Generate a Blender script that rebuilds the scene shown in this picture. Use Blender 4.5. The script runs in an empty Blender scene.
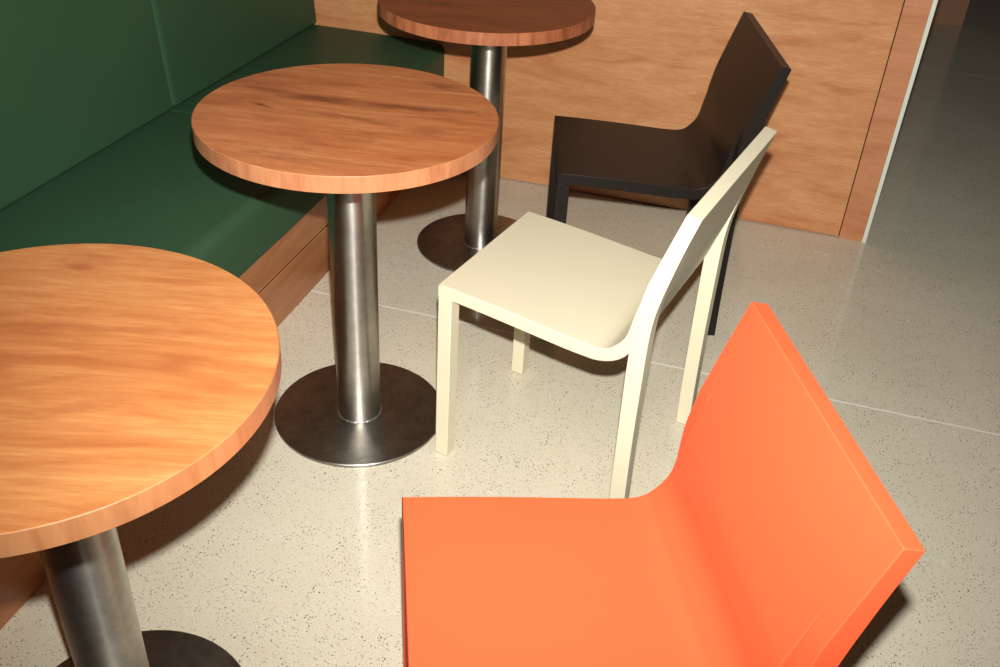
import bpy, bmesh, math
from mathutils import Vector, Matrix

S = bpy.context.scene
C = S.collection

# ------------------------------------------------------------------ camera
H_CAM, YAW, PITCH, ROLL, FPX = 1.45491, 0.25580, 0.59070, 0.06239, 959.26
def cam_axes():
    cy, sy = math.cos(YAW), math.sin(YAW)
    f = Vector((-sy*math.cos(PITCH), cy*math.cos(PITCH), -math.sin(PITCH)))
    r = Vector((cy, sy, 0)); u = r.cross(f)
    c, s = math.cos(ROLL), math.sin(ROLL)
    return c*r + s*u, -s*r + c*u, f
RX, UP, FW = cam_axes()
cam_data = bpy.data.cameras.new('camera')
cam = bpy.data.objects.new('camera', cam_data)
C.objects.link(cam)
cam_data.sensor_fit = 'HORIZONTAL'
cam_data.sensor_width = 36.0
cam_data.lens = FPX/1000*36.0
cam_data.clip_start = 0.02
M = Matrix((RX, UP, -FW)).transposed().to_4x4()
M.translation = Vector((0, 0, H_CAM))
cam.matrix_world = M
S.camera = cam

# ------------------------------------------------------------------ world, flash, exposure
w = bpy.data.worlds.new('world'); S.world = w; w.use_nodes = True
bg = w.node_tree.nodes['Background']
bg.inputs[0].default_value = (1.0, 0.66, 0.42, 1)
bg.inputs[1].default_value = 0.006

# the speedlight sitting just above the lens
fl = bpy.data.lights.new('camera_flash', 'SPOT')
fl.energy = 322
fl.color = (1.0, 0.967, 0.912)
fl.shadow_soft_size = 0.014
fl.spot_size = math.radians(104)
fl.spot_blend = 1.0
flash = bpy.data.objects.new('camera_flash', fl)
C.objects.link(flash)
flash.location = (-0.0045, 0.0463, H_CAM + 0.1096)
AIM = FW + RX*((560-500)/FPX) - UP*((175-333.5)/FPX)      # head tilted a little above the lens axis
flash.rotation_euler = AIM.to_track_quat('-Z', 'Y').to_euler()

S.view_settings.view_transform = 'Standard'
S.view_settings.look = 'None'
S.view_settings.gamma = 1
S.view_settings.use_curve_mapping = False
S.view_settings.exposure = 0.0

# ------------------------------------------------------------------ material helpers
def srgb(r, g, b):
    def f(v):
        v /= 255
        return v/12.92 if v <= 0.04045 else ((v+0.055)/1.055)**2.4
    return (f(r), f(g), f(b), 1)

class NT:
    def __init__(s, name):
        s.m = bpy.data.materials.new(name); s.m.use_nodes = True
        s.t = s.m.node_tree; s.b = s.t.nodes['Principled BSDF']
    def n(s, typ, ins=None, **kw):
        nd = s.t.nodes.new(typ)
        for k, v in kw.items(): setattr(nd, k, v)
        for k, v in (ins or {}).items(): s.set(nd.inputs[k], v)
        return nd
    def set(s, sock, v):
        if isinstance(v, bpy.types.NodeSocket): s.t.links.new(v, sock)
        else: sock.default_value = v
    def p(s, **kw):
        for k, v in kw.items(): s.set(s.b.inputs[k.replace('_', ' ')], v)
    def coords(s, scale=(1, 1, 1), loc=(0, 0, 0), rot=(0, 0, 0)):
        tc = s.n('ShaderNodeTexCoord')
        mp = s.n('ShaderNodeMapping', {'Vector': tc.outputs['Object'], 'Scale': scale, 'Location': loc, 'Rotation': rot})
        return mp.outputs[0]
    def noise(s, vec, scale, detail=4, rough=0.55, dist=0.0):
        return s.n('ShaderNodeTexNoise', {'Vector': vec, 'Scale': scale, 'Detail': detail, 'Roughness': rough, 'Distortion': dist}).outputs[0]
    def ramp(s, fac, stops, interp='LINEAR'):
        r = s.n('ShaderNodeValToRGB', {'Fac': fac}); r.color_ramp.interpolation = interp
        e = r.color_ramp.elements
        while len(e) < len(stops): e.new(0.5)
        for i, (p, c) in enumerate(stops):
            e[i].position = p
            e[i].color = c if len(c) == 4 else (*c, 1)
        return r.outputs[0]
    def mix(s, fac, a, b, mode='MIX'):
        m = s.n('ShaderNodeMix', data_type='RGBA', blend_type=mode)
        s.set(m.inputs[0], fac); s.set(m.inputs[6], a); s.set(m.inputs[7], b)
        return m.outputs[2]
    def math(s, op, a, b=0.0, c=0.0):
        m = s.n('ShaderNodeMath', operation=op)
        for i, v in enumerate((a, b, c)): s.set(m.inputs[i], v)
        return m.outputs[0]
    def bump(s, h, strength, dist=0.002):
        b = s.n('ShaderNodeBump', {'Height': h, 'Strength': strength, 'Distance': dist})
        s.set(s.b.inputs['Normal'], b.outputs[0])

BW = lambda v: (v, v, v, 1)

def wood(name, light, mid, dark, stain, stain_amt=0.5, off=(0, 0, 0), rot=0.0, rough=0.42, figure=1.0, spec=0.4, stain_lo=0.54, spots=()):
    """long-grained timber, the grain running along the object's x axis"""
    k = NT(name)
    base = k.coords(loc=off, rot=(0, 0, rot))
    warp = k.n('ShaderNodeVectorMath', {0: base, 1: k.n('ShaderNodeVectorMath', {0: k.n('ShaderNodeTexNoise', {'Vector': base, 'Scale': 3.0, 'Detail': 2.0}).outputs['Color'], 3: 0.05}, operation='SCALE').outputs[0]}, operation='ADD').outputs[0]
    st = k.n('ShaderNodeMapping', {'Vector': warp, 'Scale': (1.0, 5.0, 5.0)}).outputs[0]
    fine = k.n('ShaderNodeMapping', {'Vector': base, 'Scale': (24.0, 250.0, 250.0)}).outputs[0]
    midv = k.n('ShaderNodeMapping', {'Vector': warp, 'Scale': (4.0, 42.0, 42.0)}).outputs[0]
    big = k.noise(st, 3.0, 6, 0.62, 0.6)
    col = k.ramp(big, [(0.30, dark), (0.47, mid), (0.68, light)])
    # streaks of figure
    ms = k.noise(midv, 1.3, 4, 0.6, 1.2)
    col = k.mix(k.math('MULTIPLY', k.ramp(ms, [(0.40, BW(0)), (0.70, BW(1))]), 0.38*figure), col, dark)
    # cathedral lines
    wv = k.n('ShaderNodeTexWave', {'Vector': k.n('ShaderNodeMapping', {'Vector': warp, 'Scale': (0.5, 4.5, 4.5)}).outputs[0], 'Scale': 2.4, 'Distortion': 9.0, 'Detail': 4.0, 'Detail Scale': 0.7, 'Detail Roughness': 0.6}, wave_type='BANDS', bands_direction='Y')
    col = k.mix(k.math('MULTIPLY', wv.outputs['Fac'], 0.14*figure), col, dark)
    # fine pores
    fn = k.noise(fine, 1.0, 3, 0.65)
    col = k.mix(k.math('MULTIPLY', k.ramp(fn, [(0.40, BW(1)), (0.60, BW(0))]), 0.34), col, dark)
    # irregular stains soaked into the grain
    sv = k.n('ShaderNodeMapping', {'Vector': warp, 'Scale': (2.2, 8.0, 8.0), 'Location': (3.1, 1.7, 0)}).outputs[0]
    sn = k.noise(sv, 1.6, 6, 0.66, 0.7)
    sm = k.ramp(sn, [(stain_lo, BW(0)), (stain_lo+0.16, BW(1))])
    col = k.mix(k.math('MULTIPLY', sm, stain_amt), col, stain)
    # particular marks of this piece: (x, y, radius along, radius across, slant, strength)
    if spots:
        raw = k.n('ShaderNodeVectorMath', {0: k.coords(), 1: k.n('ShaderNodeVectorMath', {0: k.n('ShaderNodeTexNoise', {'Vector': k.n('ShaderNodeMapping', {'Vector': base, 'Scale': (10, 34, 1)}).outputs[0], 'Scale': 1.0, 'Detail': 6.0, 'Roughness': 0.7}).outputs['Color'], 3: 0.055}, operation='SCALE').outputs[0]}, operation='ADD').outputs[0]
        for x, y, rx, ry, sl, am in spots:
            mp = k.n('ShaderNodeMapping', {'Vector': raw, 'Location': (-x-0.0275, -y-0.0275, 0)}).outputs[0]
            mp = k.n('ShaderNodeMapping', {'Vector': mp, 'Rotation': (0, 0, -sl)}).outputs[0]
            mp = k.n('ShaderNodeMapping', {'Vector': mp, 'Scale': (1/rx, 1/ry, 0)}).outputs[0]
            ln = k.n('ShaderNodeVectorMath', {0: mp}, operation='LENGTH').outputs['Value']
            col = k.mix(k.math('MULTIPLY', k.ramp(ln, [(0.25, BW(1)), (1.0, BW(0))]), am), col, stain)
    k.p(Base_Color=col, Roughness=k.math('MULTIPLY_ADD', fn, 0.2, rough-0.1))
    k.b.inputs['Specular IOR Level'].default_value = spec
    k.bump(fn, 0.08, 0.0005)
    return k.m

def plain(name, col, rough=0.5, spec=0.5, metal=0.0, grain=0.0):
    k = NT(name)
    v = k.coords()
    n = k.noise(v, 9, 3)
    c2 = tuple(x*0.94 for x in col[:3]) + (1,)
    k.p(Base_Color=k.mix(n, c2, col), Roughness=rough, Metallic=metal)
    k.b.inputs['Specular IOR Level'].default_value = spec
    if grain:
        k.bump(k.noise(v, 700, 2), grain, 0.0004)
    return k.m

# ------------------------------------------------------------------ materials
MAT = {}
MAT['ply'] = wood('plywood_panel', srgb(223, 169, 119), srgb(211, 150, 101), srgb(184, 115, 69), srgb(184, 113, 70), 0.5, (0.3, 0, 0.2), figure=0.7, rough=0.5)
MAT['post'] = wood('plywood_post', srgb(210, 148, 107), srgb(202, 138, 97), srgb(182, 116, 78), srgb(172, 104, 68), 0.25, (1.3, 2, 0.7), figure=0.4, rough=0.5)
MAT['board'] = wood('bench_board', srgb(206, 146, 98), srgb(192, 128, 82), srgb(168, 104, 62), srgb(150, 90, 52), 0.3, (4, 1, 3), rot=math.pi/2, figure=0.7)
MAT['white_trim'] = plain('white_trim', srgb(225, 230, 215), 0.5)
MAT['brown_wall'] = plain('brown_wall', srgb(170, 125, 95), 0.6)
MAT['dark_gap'] = plain('dark_gap', srgb(34, 20, 13), 0.8, 0.2)  # near-black; in the bench groove this colour stands in for shade
MAT['left_wall'] = plain('left_wall', srgb(200, 190, 175), 0.8)

def floor_material():
    k = NT('polished_concrete')
    v = k.coords()
    cloud = k.noise(v, 1.6, 6, 0.62)
    col = k.ramp(cloud, [(0.3, srgb(216, 209, 186)), (0.5, srgb(224, 218, 196)), (0.7, srgb(230, 225, 206))])
    sand = k.noise(v, 260, 3, 0.7)
    col = k.mix(k.math('MULTIPLY', k.ramp(sand, [(0.38, BW(1)), (0.56, BW(0))]), 0.22), col, srgb(170, 156, 128))
    # pale scuffs
    sc = k.noise(v, 9, 8, 0.75, 0.8)
    col = k.mix(k.math('MULTIPLY', k.ramp(sc, [(0.62, BW(0)), (0.70, BW(1))]), 0.6), col, srgb(242, 238, 226))
    # dark aggregate specks in several sizes, gathered in loose patches
    patch = k.ramp(k.noise(v, 14, 3, 0.6), [(0.36, BW(0.25)), (0.62, BW(1))])
    for sc_, thr, keep, amt, c in ((380, 0.30, 0.84, 0.5, srgb(120, 102, 78)), (210, 0.25, 0.89, 0.9, srgb(80, 64, 48)), (120, 0.17, 0.86, 0.95, srgb(56, 44, 34)), (60, 0.10, 0.86, 0.95, srgb(48, 38, 30)), (240, 0.28, 0.86, 0.6, srgb(240, 236, 224))):
        vo = k.n('ShaderNodeTexVoronoi', {'Vector': k.n('ShaderNodeVectorMath', {0: v, 1: (sc_*.37, sc_*.11, 0)}, operation='ADD').outputs[0], 'Scale': float(sc_)}, voronoi_dimensions='2D')
        d = k.math('LESS_THAN', vo.outputs['Distance'], thr)
        sep = k.n('ShaderNodeSeparateColor', {0: vo.outputs['Color']})
        kk = k.math('GREATER_THAN', sep.outputs[0], keep)
        col = k.mix(k.math('MULTIPLY', k.math('MULTIPLY', d, kk), k.math('MULTIPLY', patch, amt)), col, c)
    # filled joints running parallel to the panel wall
    sx = k.n('ShaderNodeSeparateXYZ', {0: v})
    wob = k.math('MULTIPLY_ADD', k.noise(v, 40, 2), 0.003, -0.0015)
    for yj in (2.1139, 5.123):
        dd = k.math('ABSOLUTE', k.math('SUBTRACT', k.math('ADD', sx.outputs[1], wob), yj))
        col = k.mix(k.math('LESS_THAN', dd, 0.0036), col, srgb(246, 242, 230))
    rn = k.noise(v, 5, 5, 0.6)
    k.p(Base_Color=col, Roughness=k.math('MULTIPLY_ADD', rn, 0.12, 0.075))
    k.b.inputs['Specular IOR Level'].default_value = 0.5
    k.bump(sand, 0.03, 0.0003)
    return k.m
MAT['floor'] = floor_material()

def leather(name):
    k = NT(name)
    v = k.coords()
    n = k.noise(v, 5, 4)
    k.p(Base_Color=k.mix(n, srgb(50, 80, 57), srgb(56, 87, 62)), Roughness=0.48)
    k.b.inputs['Specular IOR Level'].default_value = 0.2
    g = k.n('ShaderNodeTexVoronoi', {'Vector': v, 'Scale': 900.0})
    k.bump(g.outputs['Distance'], 0.10, 0.0004)
    return k.m
MAT['green'] = leather('green_leather')

def steel(name, base, rough, aniso, rot, streak, darken=0.3):
    k = NT(name)
    v = k.coords(scale=streak)
    n = k.noise(v, 1.0, 4, 0.7)
    pat = k.noise(k.coords(), 22, 8, 0.78)
    pat = k.ramp(pat, [(0.35, BW(0)), (0.65, BW(1))])
    c2 = tuple(x*(1-darken) for x in base[:3]) + (1,)
    k.p(Base_Color=k.mix(pat, c2, base), Metallic=1.0, Roughness=k.math('MULTIPLY_ADD', n, 0.12, rough-0.06))
    k.b.inputs['Anisotropic'].default_value = aniso
    k.b.inputs['Anisotropic Rotation'].default_value = rot
    if aniso:
        tg = k.n('ShaderNodeTangent', direction_type='RADIAL', axis='Z')
        k.set(k.b.inputs['Tangent'], tg.outputs[0])
    k.bump(n, 0.06, 0.0003)
    return k.m
MAT['column'] = steel('brushed_steel', (0.62, 0.60, 0.55, 1), 0.36, 0.75, 0.25, (3, 3, 900))
MAT['base'] = steel('dull_steel', (0.36, 0.345, 0.315, 1), 0.37, 0.0, 0, (220, 220, 220), 0.4)
MAT['weld'] = steel('weld_steel', (0.7, 0.68, 0.64, 1), 0.45, 0.0, 0, (400, 400, 400))
MAT['plate'] = plain('black_plate', srgb(40, 38, 36), 0.5)
MAT['glide'] = plain('glide_plastic', srgb(150, 145, 130), 0.6)
MAT['cream'] = plain('cream_lacquer', srgb(228, 220, 191), 0.42, 0.45, grain=0.03)
MAT['orange'] = plain('orange_lacquer', srgb(248, 95, 56), 0.45, 0.45, grain=0.03)
MAT['black'] = plain('black_lacquer', srgb(35, 30, 27), 0.42, 0.24, grain=0.03)

# ------------------------------------------------------------------ object helpers
def link(name, bm, mat, parent=None, smooth=None, bevel=None, seg=3, clamp=True):
    me = bpy.data.meshes.new(name)
    bmesh.ops.recalc_face_normals(bm, faces=bm.faces)
    if smooth is not None:
        for f in bm.faces: f.smooth = True
        for e in bm.edges:
            if len(e.link_faces) == 2 and e.calc_face_angle(0) > smooth: e.smooth = False
    bm.to_mesh(me); bm.free()
    o = bpy.data.objects.new(name, me); C.objects.link(o)
    if mat: me.materials.append(mat)
    if parent: o.parent = parent
    if bevel:
        b = o.modifiers.new('bevel', 'BEVEL'); b.width = bevel; b.segments = seg
        b.limit_method = 'WEIGHT' if 'bevel_weight_edge' in me.attributes else 'ANGLE'
        b.angle_limit = math.radians(35); b.use_clamp_overlap = clamp; b.harden_normals = smooth is not None
    return o

def box_bm(x0, x1, y0, y1, z0, z1):
    bm = bmesh.new()
    bmesh.ops.create_cube(bm, size=1)
    for v in bm.verts:
        v.co = Vector((x0 if v.co.x < 0 else x1, y0 if v.co.y < 0 else y1, z0 if v.co.z < 0 else z1))
    return bm

def lathe_bm(prof, n=96):
    """closed surface of revolution from (r, z) points; r=0 at the ends closes it"""
    bm = bmesh.new(); rings = []
    for r, z in prof:
        if r <= 1e-6: rings.append([bm.verts.new((0, 0, z))])
        else: rings.append([bm.verts.new((r*math.cos(2*math.pi*i/n), r*math.sin(2*math.pi*i/n), z)) for i in range(n)])
    for a, b in zip(rings, rings[1:]):
        for i in range(n):
            j = (i+1) % n
            vs = [a[0] if len(a) == 1 else a[i], a[0] if len(a) == 1 else a[j], b[0] if len(b) == 1 else b[j], b[0] if len(b) == 1 else b[i]]
            u = []
            for q in vs:
                if q not in u: u.append(q)
            if len(u) > 2: bm.faces.new(u)
    return bm

def empty(name, loc, rz=0.0, **props):
    o = bpy.data.objects.new(name, None); C.objects.link(o)
    o.empty_display_size = 0.1
    o.location = loc; o.rotation_euler = (0, 0, rz)
    for k, v in props.items(): o[k] = v
    return o

def structure(o):
    o['kind'] = 'structure'; return o

# ------------------------------------------------------------------ the room
W = 3.0553                                   # face of the panelled wall
fb = bmesh.new()
vs = [fb.verts.new(p) for p in ((-1.75, -2.0, 0), (5.5, -2.0, 0), (5.5, 9.5, 0), (-1.75, 9.5, 0))]
fb.faces.new(vs)
ext = bmesh.ops.extrude_face_region(fb, geom=fb.faces[:])
for v in [g for g in ext['geom'] if isinstance(g, bmesh.types.BMVert)]: v.co.z -= 0.1
structure(link('floor', fb, MAT['floor']))

structure(link('wall_back', box_bm(-1.66, 0.3405, W, W+0.10, 0.004, 1.5), MAT['ply'], bevel=0.001))
structure(link('trim_1', box_bm(0.3432, 0.4165, W-0.004, W+0.10, 0.0, 1.5), MAT['post'], bevel=0.001))
structure(link('trim_2', box_bm(0.4168, 0.4295, W-0.007, W+0.10, 0.0, 1.5), MAT['white_trim'], bevel=0.001))
structure(link('trim_3', box_bm(0.3400, 0.3440, W+0.012, W+0.09, 0.0, 1.5), MAT['dark_gap']))
structure(link('wall_left', box_bm(-1.75, -1.66, -2.0, W+0.10, 0.0, 2.4), MAT['left_wall']))
structure(link('wall_far', box_bm(0.62, 1.0144, 6.03, 6.5, 0.0, 2.4), MAT['brown_wall'], bevel=0.003))

# ------------------------------------------------------------------ green banquette
bench = empty('banquette_bench', (0, 0, 0), label='long dark green leather banquette with wooden plinth along the left wall', category='bench')
def cushion_bm(pts, y0, y1, r0, r1):
    """prism of a rounded (x,z) outline between y0 and y1, each end softened by its own radius"""
    bm = bmesh.new(); rings = []
    cx = sum(p[0] for p in pts)/len(pts); cz = sum(p[1] for p in pts)/len(pts)
    hx = max(abs(p[0]-cx) for p in pts); hz = max(abs(p[1]-cz) for p in pts)
    inset = lambda r: [(r*i/6, r*(1-math.sqrt(max(0.0, 1-(1-i/6)**2)))) for i in range(7)]
    rows = [(y0+d, n) for d, n in inset(r0)] + [(y0+r0+(y1-y0-r0-r1)*i/12, 0.0) for i in range(1, 12)] + [(y1-d, n) for d, n in reversed(inset(r1))]
    for y, n in rows:
        kx, kz = (hx-n)/hx, (hz-n)/hz
        rings.append([bm.verts.new((cx+(p[0]-cx)*kx, y, cz+(p[1]-cz)*kz)) for p in pts])
    n = len(pts)
    for a, b in zip(rings, rings[1:]):
        for i in range(n): bm.faces.new((a[i], a[(i+1) % n], b[(i+1) % n], b[i]))
    bm.faces.new(rings[0]); bm.faces.new(rings[-1])
    return bm
def round_poly(corners, seg=8):
    """(x, z, radius) corners to a rounded outline"""
    out = []; n = len(corners)
    for i, (x, z, r) in enumerate(corners):
        p = Vector((x, z)); a = Vector(corners[i-1][:2]) - p; b = Vector(corners[(i+1) % n][:2]) - p
        if r <= 0: out.append((x, z)); continue
        a.normalize(); b.normalize()
        ang = a.angle(b); t = r/math.tan(ang/2)
        c = p + (a+b).normalized()*(r/math.sin(ang/2))
        p0 = p + a*t - c; p1 = p + b*t - c
        a0 = math.atan2(p0.y, p0.x); a1 = math.atan2(p1.y, p1.x)
        d = (a1-a0+math.pi) % (2*math.pi) - math.pi
        for k in range(seg+1):
            th = a0 + d*k/seg
            out.append((c.x+r*math.cos(th), c.y+r*math.sin(th)))
    return out
ZS = 0.456
seat_outline = round_poly([(-1.635, 0.325, 0.0), (-1.054, 0.306, 0.010), (-1.053, ZS-0.003, 0.030), (-1.30, ZS+0.001, 0.3), (-1.635, ZS, 0.0)])
back_outline = round_poly([(-1.640, ZS+0.002, 0.0), (-1.522, ZS+0.002, 0.012), (-1.560, 1.02, 0.03), (-1.640, 1.02, 0.01)])
seams = [3.0540, 2.1640, 1.2740, 0.3840, -0.5060, -1.3960]
for y1, y0 in zip(seams, seams[1:]):
    link('seat_cushion', cushion_bm(seat_outline, y0+0.0004, y1-0.0004, 0.006, 0.004), MAT['green'], bench, smooth=math.radians(50))
    link('back_cushion', cushion_bm(back_outline, y0+0.0006, y1-0.0006, 0.024, 0.005), MAT['green'], bench, smooth=math.radians(50))
def slanted_board(z0, z1, y0, y1, th=0.02, proud=0.0):
    f = lambda z: -1.1188 + 0.0608/0.33*z + proud
    bm = bmesh.new()
    q = [(f(z0), z0), (f(z1), z1), (f(z1)-th, z1), (f(z0)-th, z0)]
    A = [bm.verts.new((x, y0, z)) for x, z in q]; B = [bm.verts.new((x, y1, z)) for x, z in q]
    bm.faces.new(A); bm.faces.new(B)
    for i in range(4): bm.faces.new((A[i], A[(i+1) % 4], B[(i+1) % 4], B[i]))
    return bm
link('lower_board', slanted_board(0.0, 0.1846, -1.396, 3.054), MAT['board'], bench, bevel=0.0012)
link('upper_board', slanted_board(0.1920, 0.3062, -1.396, 3.054), MAT['board'], bench, bevel=0.0012)
link('groove_shade_strip', slanted_board(0.1847, 0.1919, -1.395, 3.0535, 0.016, -0.0030), MAT['dark_gap'], bench)  # added dark strip; the groove's shade is put into its colour
link('carcass', slanted_board(0.0, 0.30, -1.390, 3.050, 0.30, -0.0215), MAT['dark_gap'], bench)

# ------------------------------------------------------------------ round tables
R, TH, RC, RB, ZT = 0.2961, 0.0320, 0.0504, 0.1987, 0.75
def make_table(loc, top_mat, band_mat, label, top_x=0.0, rz=0.0):
    t = empty('round_table', (loc[0], loc[1], 0), rz, label=label, category='table', group='round pedestal tables')
    r0 = R-0.0007
    bm = lathe_bm([(0, ZT-TH), (r0, ZT-TH), (r0, ZT-0.001), (r0-0.0006, ZT), (0, ZT)], 160)
    bmesh.ops.translate(bm, verts=bm.verts, vec=(top_x, 0, 0))
    link('table_top', bm, top_mat, t, smooth=math.radians(30))
    eb = bmesh.new(); n = 160
    prof = [(r0+0.0002, ZT-TH+0.0005), (R-0.0004, ZT-TH), (R, ZT-TH+0.0005), (R, ZT-0.0010), (R-0.0005, ZT-0.0004), (r0+0.0001, ZT-0.0004)]
    rings = [[eb.verts.new((r*math.cos(2*math.pi*i/n), r*math.sin(2*math.pi*i/n), z)) for i in range(n)] for r, z in prof]
    for k in range(len(rings)):
        a, b = rings[k], rings[(k+1) % len(rings)]
        for i in range(n): eb.faces.new((a[i], a[(i+1) % n], b[(i+1) % n], b[i]))
    bmesh.ops.translate(eb, verts=eb.verts, vec=(top_x, 0, 0))
    link('edge_band', eb, band_mat, t, smooth=math.radians(30))
    link('mounting_plate', lathe_bm([(0, ZT-TH-0.006), (0.135, ZT-TH-0.006), (0.137, ZT-TH-0.004), (0.137, ZT-TH), (0, ZT-TH)], 64), MAT['plate'], t, smooth=math.radians(30))
    link('column', lathe_bm([(0, 0.008), (RC, 0.008), (RC, ZT-TH-0.006), (0, ZT-TH-0.006)], 128), MAT['column'], t, smooth=math.radians(30))
    wb = bmesh.new(); m = 10
    rings = []
    for i in range(96):
        a = 2*math.pi*i/96
        rr = 0.0016*(1+0.25*math.sin(a*31)+0.2*math.sin(a*17+1))
        rings.append([wb.verts.new(((RC+0.0004+rr*math.cos(b))*math.cos(a), (RC+0.0004+rr*math.cos(b))*math.sin(a), 0.0085+rr*math.sin(b))) for b in [2*math.pi*j/m for j in range(m)]])
    for i in range(96):
        a, b = rings[i], rings[(i+1) % 96]
        for j in range(m): wb.faces.new((a[j], a[(j+1) % m], b[(j+1) % m], b[j]))
    link('weld_bead', wb, MAT['weld'], t, smooth=math.radians(60))
    link('base_plate', lathe_bm([(0, 0), (RB-0.0005, 0), (RB, 0.0008), (RB, 0.0065), (RB-0.0015, 0.008), (0, 0.008)], 128), MAT['base'], t, smooth=math.radians(30))
    return t

def band(name, light, dark, off):
    """veneer edge: short vertical figure around the rim"""
    k = NT(name)
    v = k.coords(scale=(26, 26, 5), loc=off)
    n = k.noise(v, 1.6, 5, 0.6, 0.6)
    f = k.noise(k.coords(scale=(160, 160, 900), loc=off), 1.0, 2)
    col = k.ramp(n, [(0.3, dark), (0.6, light)])
    col = k.mix(k.math('MULTIPLY', f, 0.25), col, dark)
    k.p(Base_Color=col, Roughness=0.5)
    return k.m

wA = wood('stained_top', srgb(212, 142, 92), srgb(196, 121, 72), srgb(160, 89, 50), srgb(98, 48, 30), 0.6, (0.35, 0.1, 0), rot=-0.13, stain_lo=0.57, figure=1.35, spots=((-0.09, 0.045, 0.10, 0.022, 0.15, 0.75), (0.10, 0.075, 0.16, 0.016, 0.2, 0.75), (-0.17, -0.03, 0.035, 0.009, -0.3, 0.8), (-0.20, 0.05, 0.07, 0.02, 0.1, 0.4), (0.12, 0.225, 0.06, 0.02, 0.1, 0.6), (0.17, -0.03, 0.05, 0.03, 0.1, 0.35)))
wB = wood('honey_top', srgb(194, 139, 86), srgb(184, 122, 71), srgb(156, 91, 48), srgb(140, 70, 36), 0.45, (2.2, 0.75, 0), rot=-0.26, stain_lo=0.56, figure=1.3, spots=((-0.05, 0.06, 0.15, 0.022, 0.28, 0.55), (0.12, 0.11, 0.13, 0.012, 0.26, 0.3), (-0.086, 0.212, 0.03, 0.016, 0.28, 0.5), (0.165, 0.06, 0.04, 0.03, 0.28, 0.4)))
wC = wood('dark_top', srgb(162, 86, 50), srgb(140, 68, 38), srgb(100, 46, 26), srgb(70, 30, 18), 0.6, (5.3, 3.3, 0), rot=-0.15, figure=1.4)
make_table((-0.7676, 1.6538), wA, band('edge_rosy', srgb(190, 132, 90), srgb(164, 102, 68), (0, 0, 0)), 'round wooden table with dark-stained top in the middle of the row of three')
make_table((-0.7833, 0.7545), wB, band('edge_honey', srgb(172, 120, 78), srgb(150, 96, 58), (3, 1, 0)), 'nearest round table with honey-coloured wood top at lower left beside the bench')
make_table((-0.7525, 2.5622), wC, band('edge_dark', srgb(190, 118, 78), srgb(140, 74, 46), (7, 2, 0)), 'farthest round table with dark reddish top standing close to the plywood wall', top_x=-0.012)

# ------------------------------------------------------------------ chairs
PN = [(0, .446), (.10, .441), (.20, .434), (.29, .4265), (.33, .424), (.355, .4238), (.375, .429), (.3885, .440), (.4015, .4555), (.4105, .475), (.4160, .503), (.4235, .540), (.4335, .574), (.4421, .602), (.4483, .622), (.4681, .686), (.4917, .760)]
BP = [(0, .417), (.10, .411), (.20, .403), (.285, .396), (.33, .394), (.357, .3945), (.386, .4035), (.409, .420), (.426, .446), (.437, .475), (.447, .507), (.458, .540), (.4675, .571), (.4765, .603), (.484, .632), (.4985, .689), (.5175, .755)]
def crom(P, t):
    i = min(int(t), len(P)-2); f = t-i
    g = lambda j: Vector(P[j]) if 0 <= j < len(P) else (Vector(P[0])*2-Vector(P[1]) if j < 0 else Vector(P[-1])*2-Vector(P[-2]))
    p0, p1, p2, p3 = g(i-1), g(i), g(i+1), g(i+2)
    return 0.5*((2*p1) + (p2-p0)*f + (2*p0-5*p1+4*p2-p3)*f*f + (3*p1-p0-3*p2+p3)*f**3)
def spline(P, sub=5):
    return [tuple(crom(P, i/sub)) for i in range((len(P)-1)*sub+1)]
LW = 0.0334
def shell_bm(t0, t1, sub, front_cap, top_cap, merge=14):
    """bent sheet of seat and back between two stations of its side profile"""
    bm = bmesh.new(); rows = []
    for i in range((t1-t0)*sub+1):
        t = t0+i/sub
        p, q = crom(PN, t), crom(BP, t)
        h = 0.1993+0.004*p.x
        rows.append((t, [bm.verts.new((p.x, -h, p.y)), bm.verts.new((p.x, h, p.y)), bm.verts.new((q.x, h, q.y)), bm.verts.new((q.x, -h, q.y))]))
    for (_, a), (_, b) in zip(rows, rows[1:]):
        for i in range(4): bm.faces.new((a[i], a[(i+1) % 4], b[(i+1) % 4], b[i]))
    if front_cap: bm.faces.new(rows[0][1])
    if top_cap: bm.faces.new(rows[-1][1])
    bw = bm.edges.layers.float.new('bevel_weight_edge')
    for (ta, a), (tb, b) in zip(rows, rows[1:]):
        if tb > merge: continue
        for i in range(4):
            if i < 2 or a[i].co.x > 0.034: bm.edges.get((a[i], b[i]))[bw] = 1.0
    if front_cap: bm.edges.get((rows[0][1][0], rows[0][1][1]))[bw] = 1.0
    if top_cap:
        bm.edges.get((rows[-1][1][0], rows[-1][1][1]))[bw] = 1.0
        bm.edges.get((rows[-1][1][2], rows[-1][1][3]))[bw] = 1.0
    return bm
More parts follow.
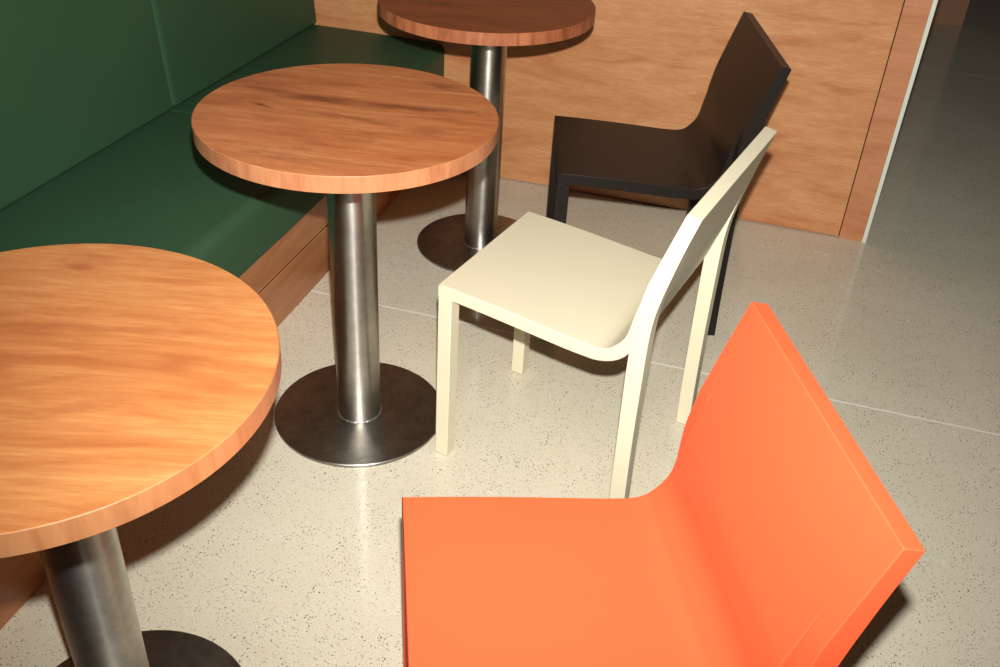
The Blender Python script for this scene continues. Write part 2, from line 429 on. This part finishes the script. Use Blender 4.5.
def prism_bm(poly, u_out, u_in, splay=0.0):
    """extrude an (s,z) outline between two u values; only the long upright edges are rounded"""
    bm = bmesh.new()
    A = [bm.verts.new((s, u_out(z), z)) for s, z in poly]; B = [bm.verts.new((s, u_in(z), z)) for s, z in poly]
    bm.faces.new(A); bm.faces.new(B)
    n = len(poly)
    for i in range(n): bm.faces.new((A[i], A[(i+1) % n], B[(i+1) % n], B[i]))
    bm.normal_update()
    bw = bm.edges.layers.float.new('bevel_weight_edge')
    for e in bm.edges:
        d = (e.verts[0].co - e.verts[1].co).normalized()
        mid = (e.verts[0].co + e.verts[1].co)/2
        long_edge = abs(d.y) < 0.5 and 0.01 < mid.z < 0.7585
        top_edge = mid.z > 0.75 and mid.z < 0.7605
        inner_top = long_edge and mid.z > 0.62 and abs(mid.y) < 0.21
        if (long_edge or top_edge) and not inner_top and e.calc_face_angle(0) > math.radians(40): e[bw] = 1.0
    return bm
G = 0.003
FRONT = [(0, .417), (.0316, .4150), (.0322, G), (.0006, G)]
REAR = spline([(.4385, G), (.4345, .095), (.4295, .372), (.429, .450), (.4295, .500), (.4315, .540), (.4372, .574), (.4427, .602), (.4483, .622), (.4681, .686), (.4917, .760)]) + spline([(.5175, .755), (.4985, .689), (.484, .632), (.474, .589), (.466, .544), (.4625, .489), (.4625, .386), (.4632, .266), (.4665, .113), (.4705, G)])
def make_chair(loc, rz, mat, label):
    c = empty('side_chair', (loc[0], loc[1], 0), rz, label=label, category='chair', group='lacquered side chairs around the tables')
    link('seat', shell_bm(0, 7, 8, True, False), mat, c, smooth=math.radians(35), bevel=0.0020)
    link('backrest', shell_bm(7, 16, 8, False, True), mat, c, smooth=math.radians(35), bevel=0.0020)
    for sd in (-1, 1):
        for poly, h0, h1 in ((FRONT, 0.1993, 0.202), (REAR, 0.2337, 0.2330)):
            uo = lambda z: sd*(h1+(h0-h1)*z/.43); ui = lambda z: sd*(h1+(h0-h1)*z/.43-LW)
            lg = link('leg', prism_bm(poly, uo, ui), mat, c, smooth=math.radians(35), bevel=0.0018, clamp=False)
            s0 = min(p[0] for p in poly if p[1] < G+1e-4); s1 = max(p[0] for p in poly if p[1] < G+1e-4)
            y0, y1 = sorted((sd*(h1-0.002), sd*(h1-LW+0.002)))
            link('foot_glide', box_bm(s0+0.002, s1-0.002, y0, y1, 0, G), MAT['glide'], lg)
    return c
make_chair((-0.5080, 1.7781), -0.20862, MAT['cream'], 'cream side chair facing the middle table')
make_chair((-0.3149, 0.8001), 0.40287, MAT['orange'], 'bright orange side chair in the foreground, the one closest to the viewer')
make_chair((-0.5032, 2.4001), 0.26688, MAT['black'], 'black-brown side chair by the plywood wall behind the cream chair')
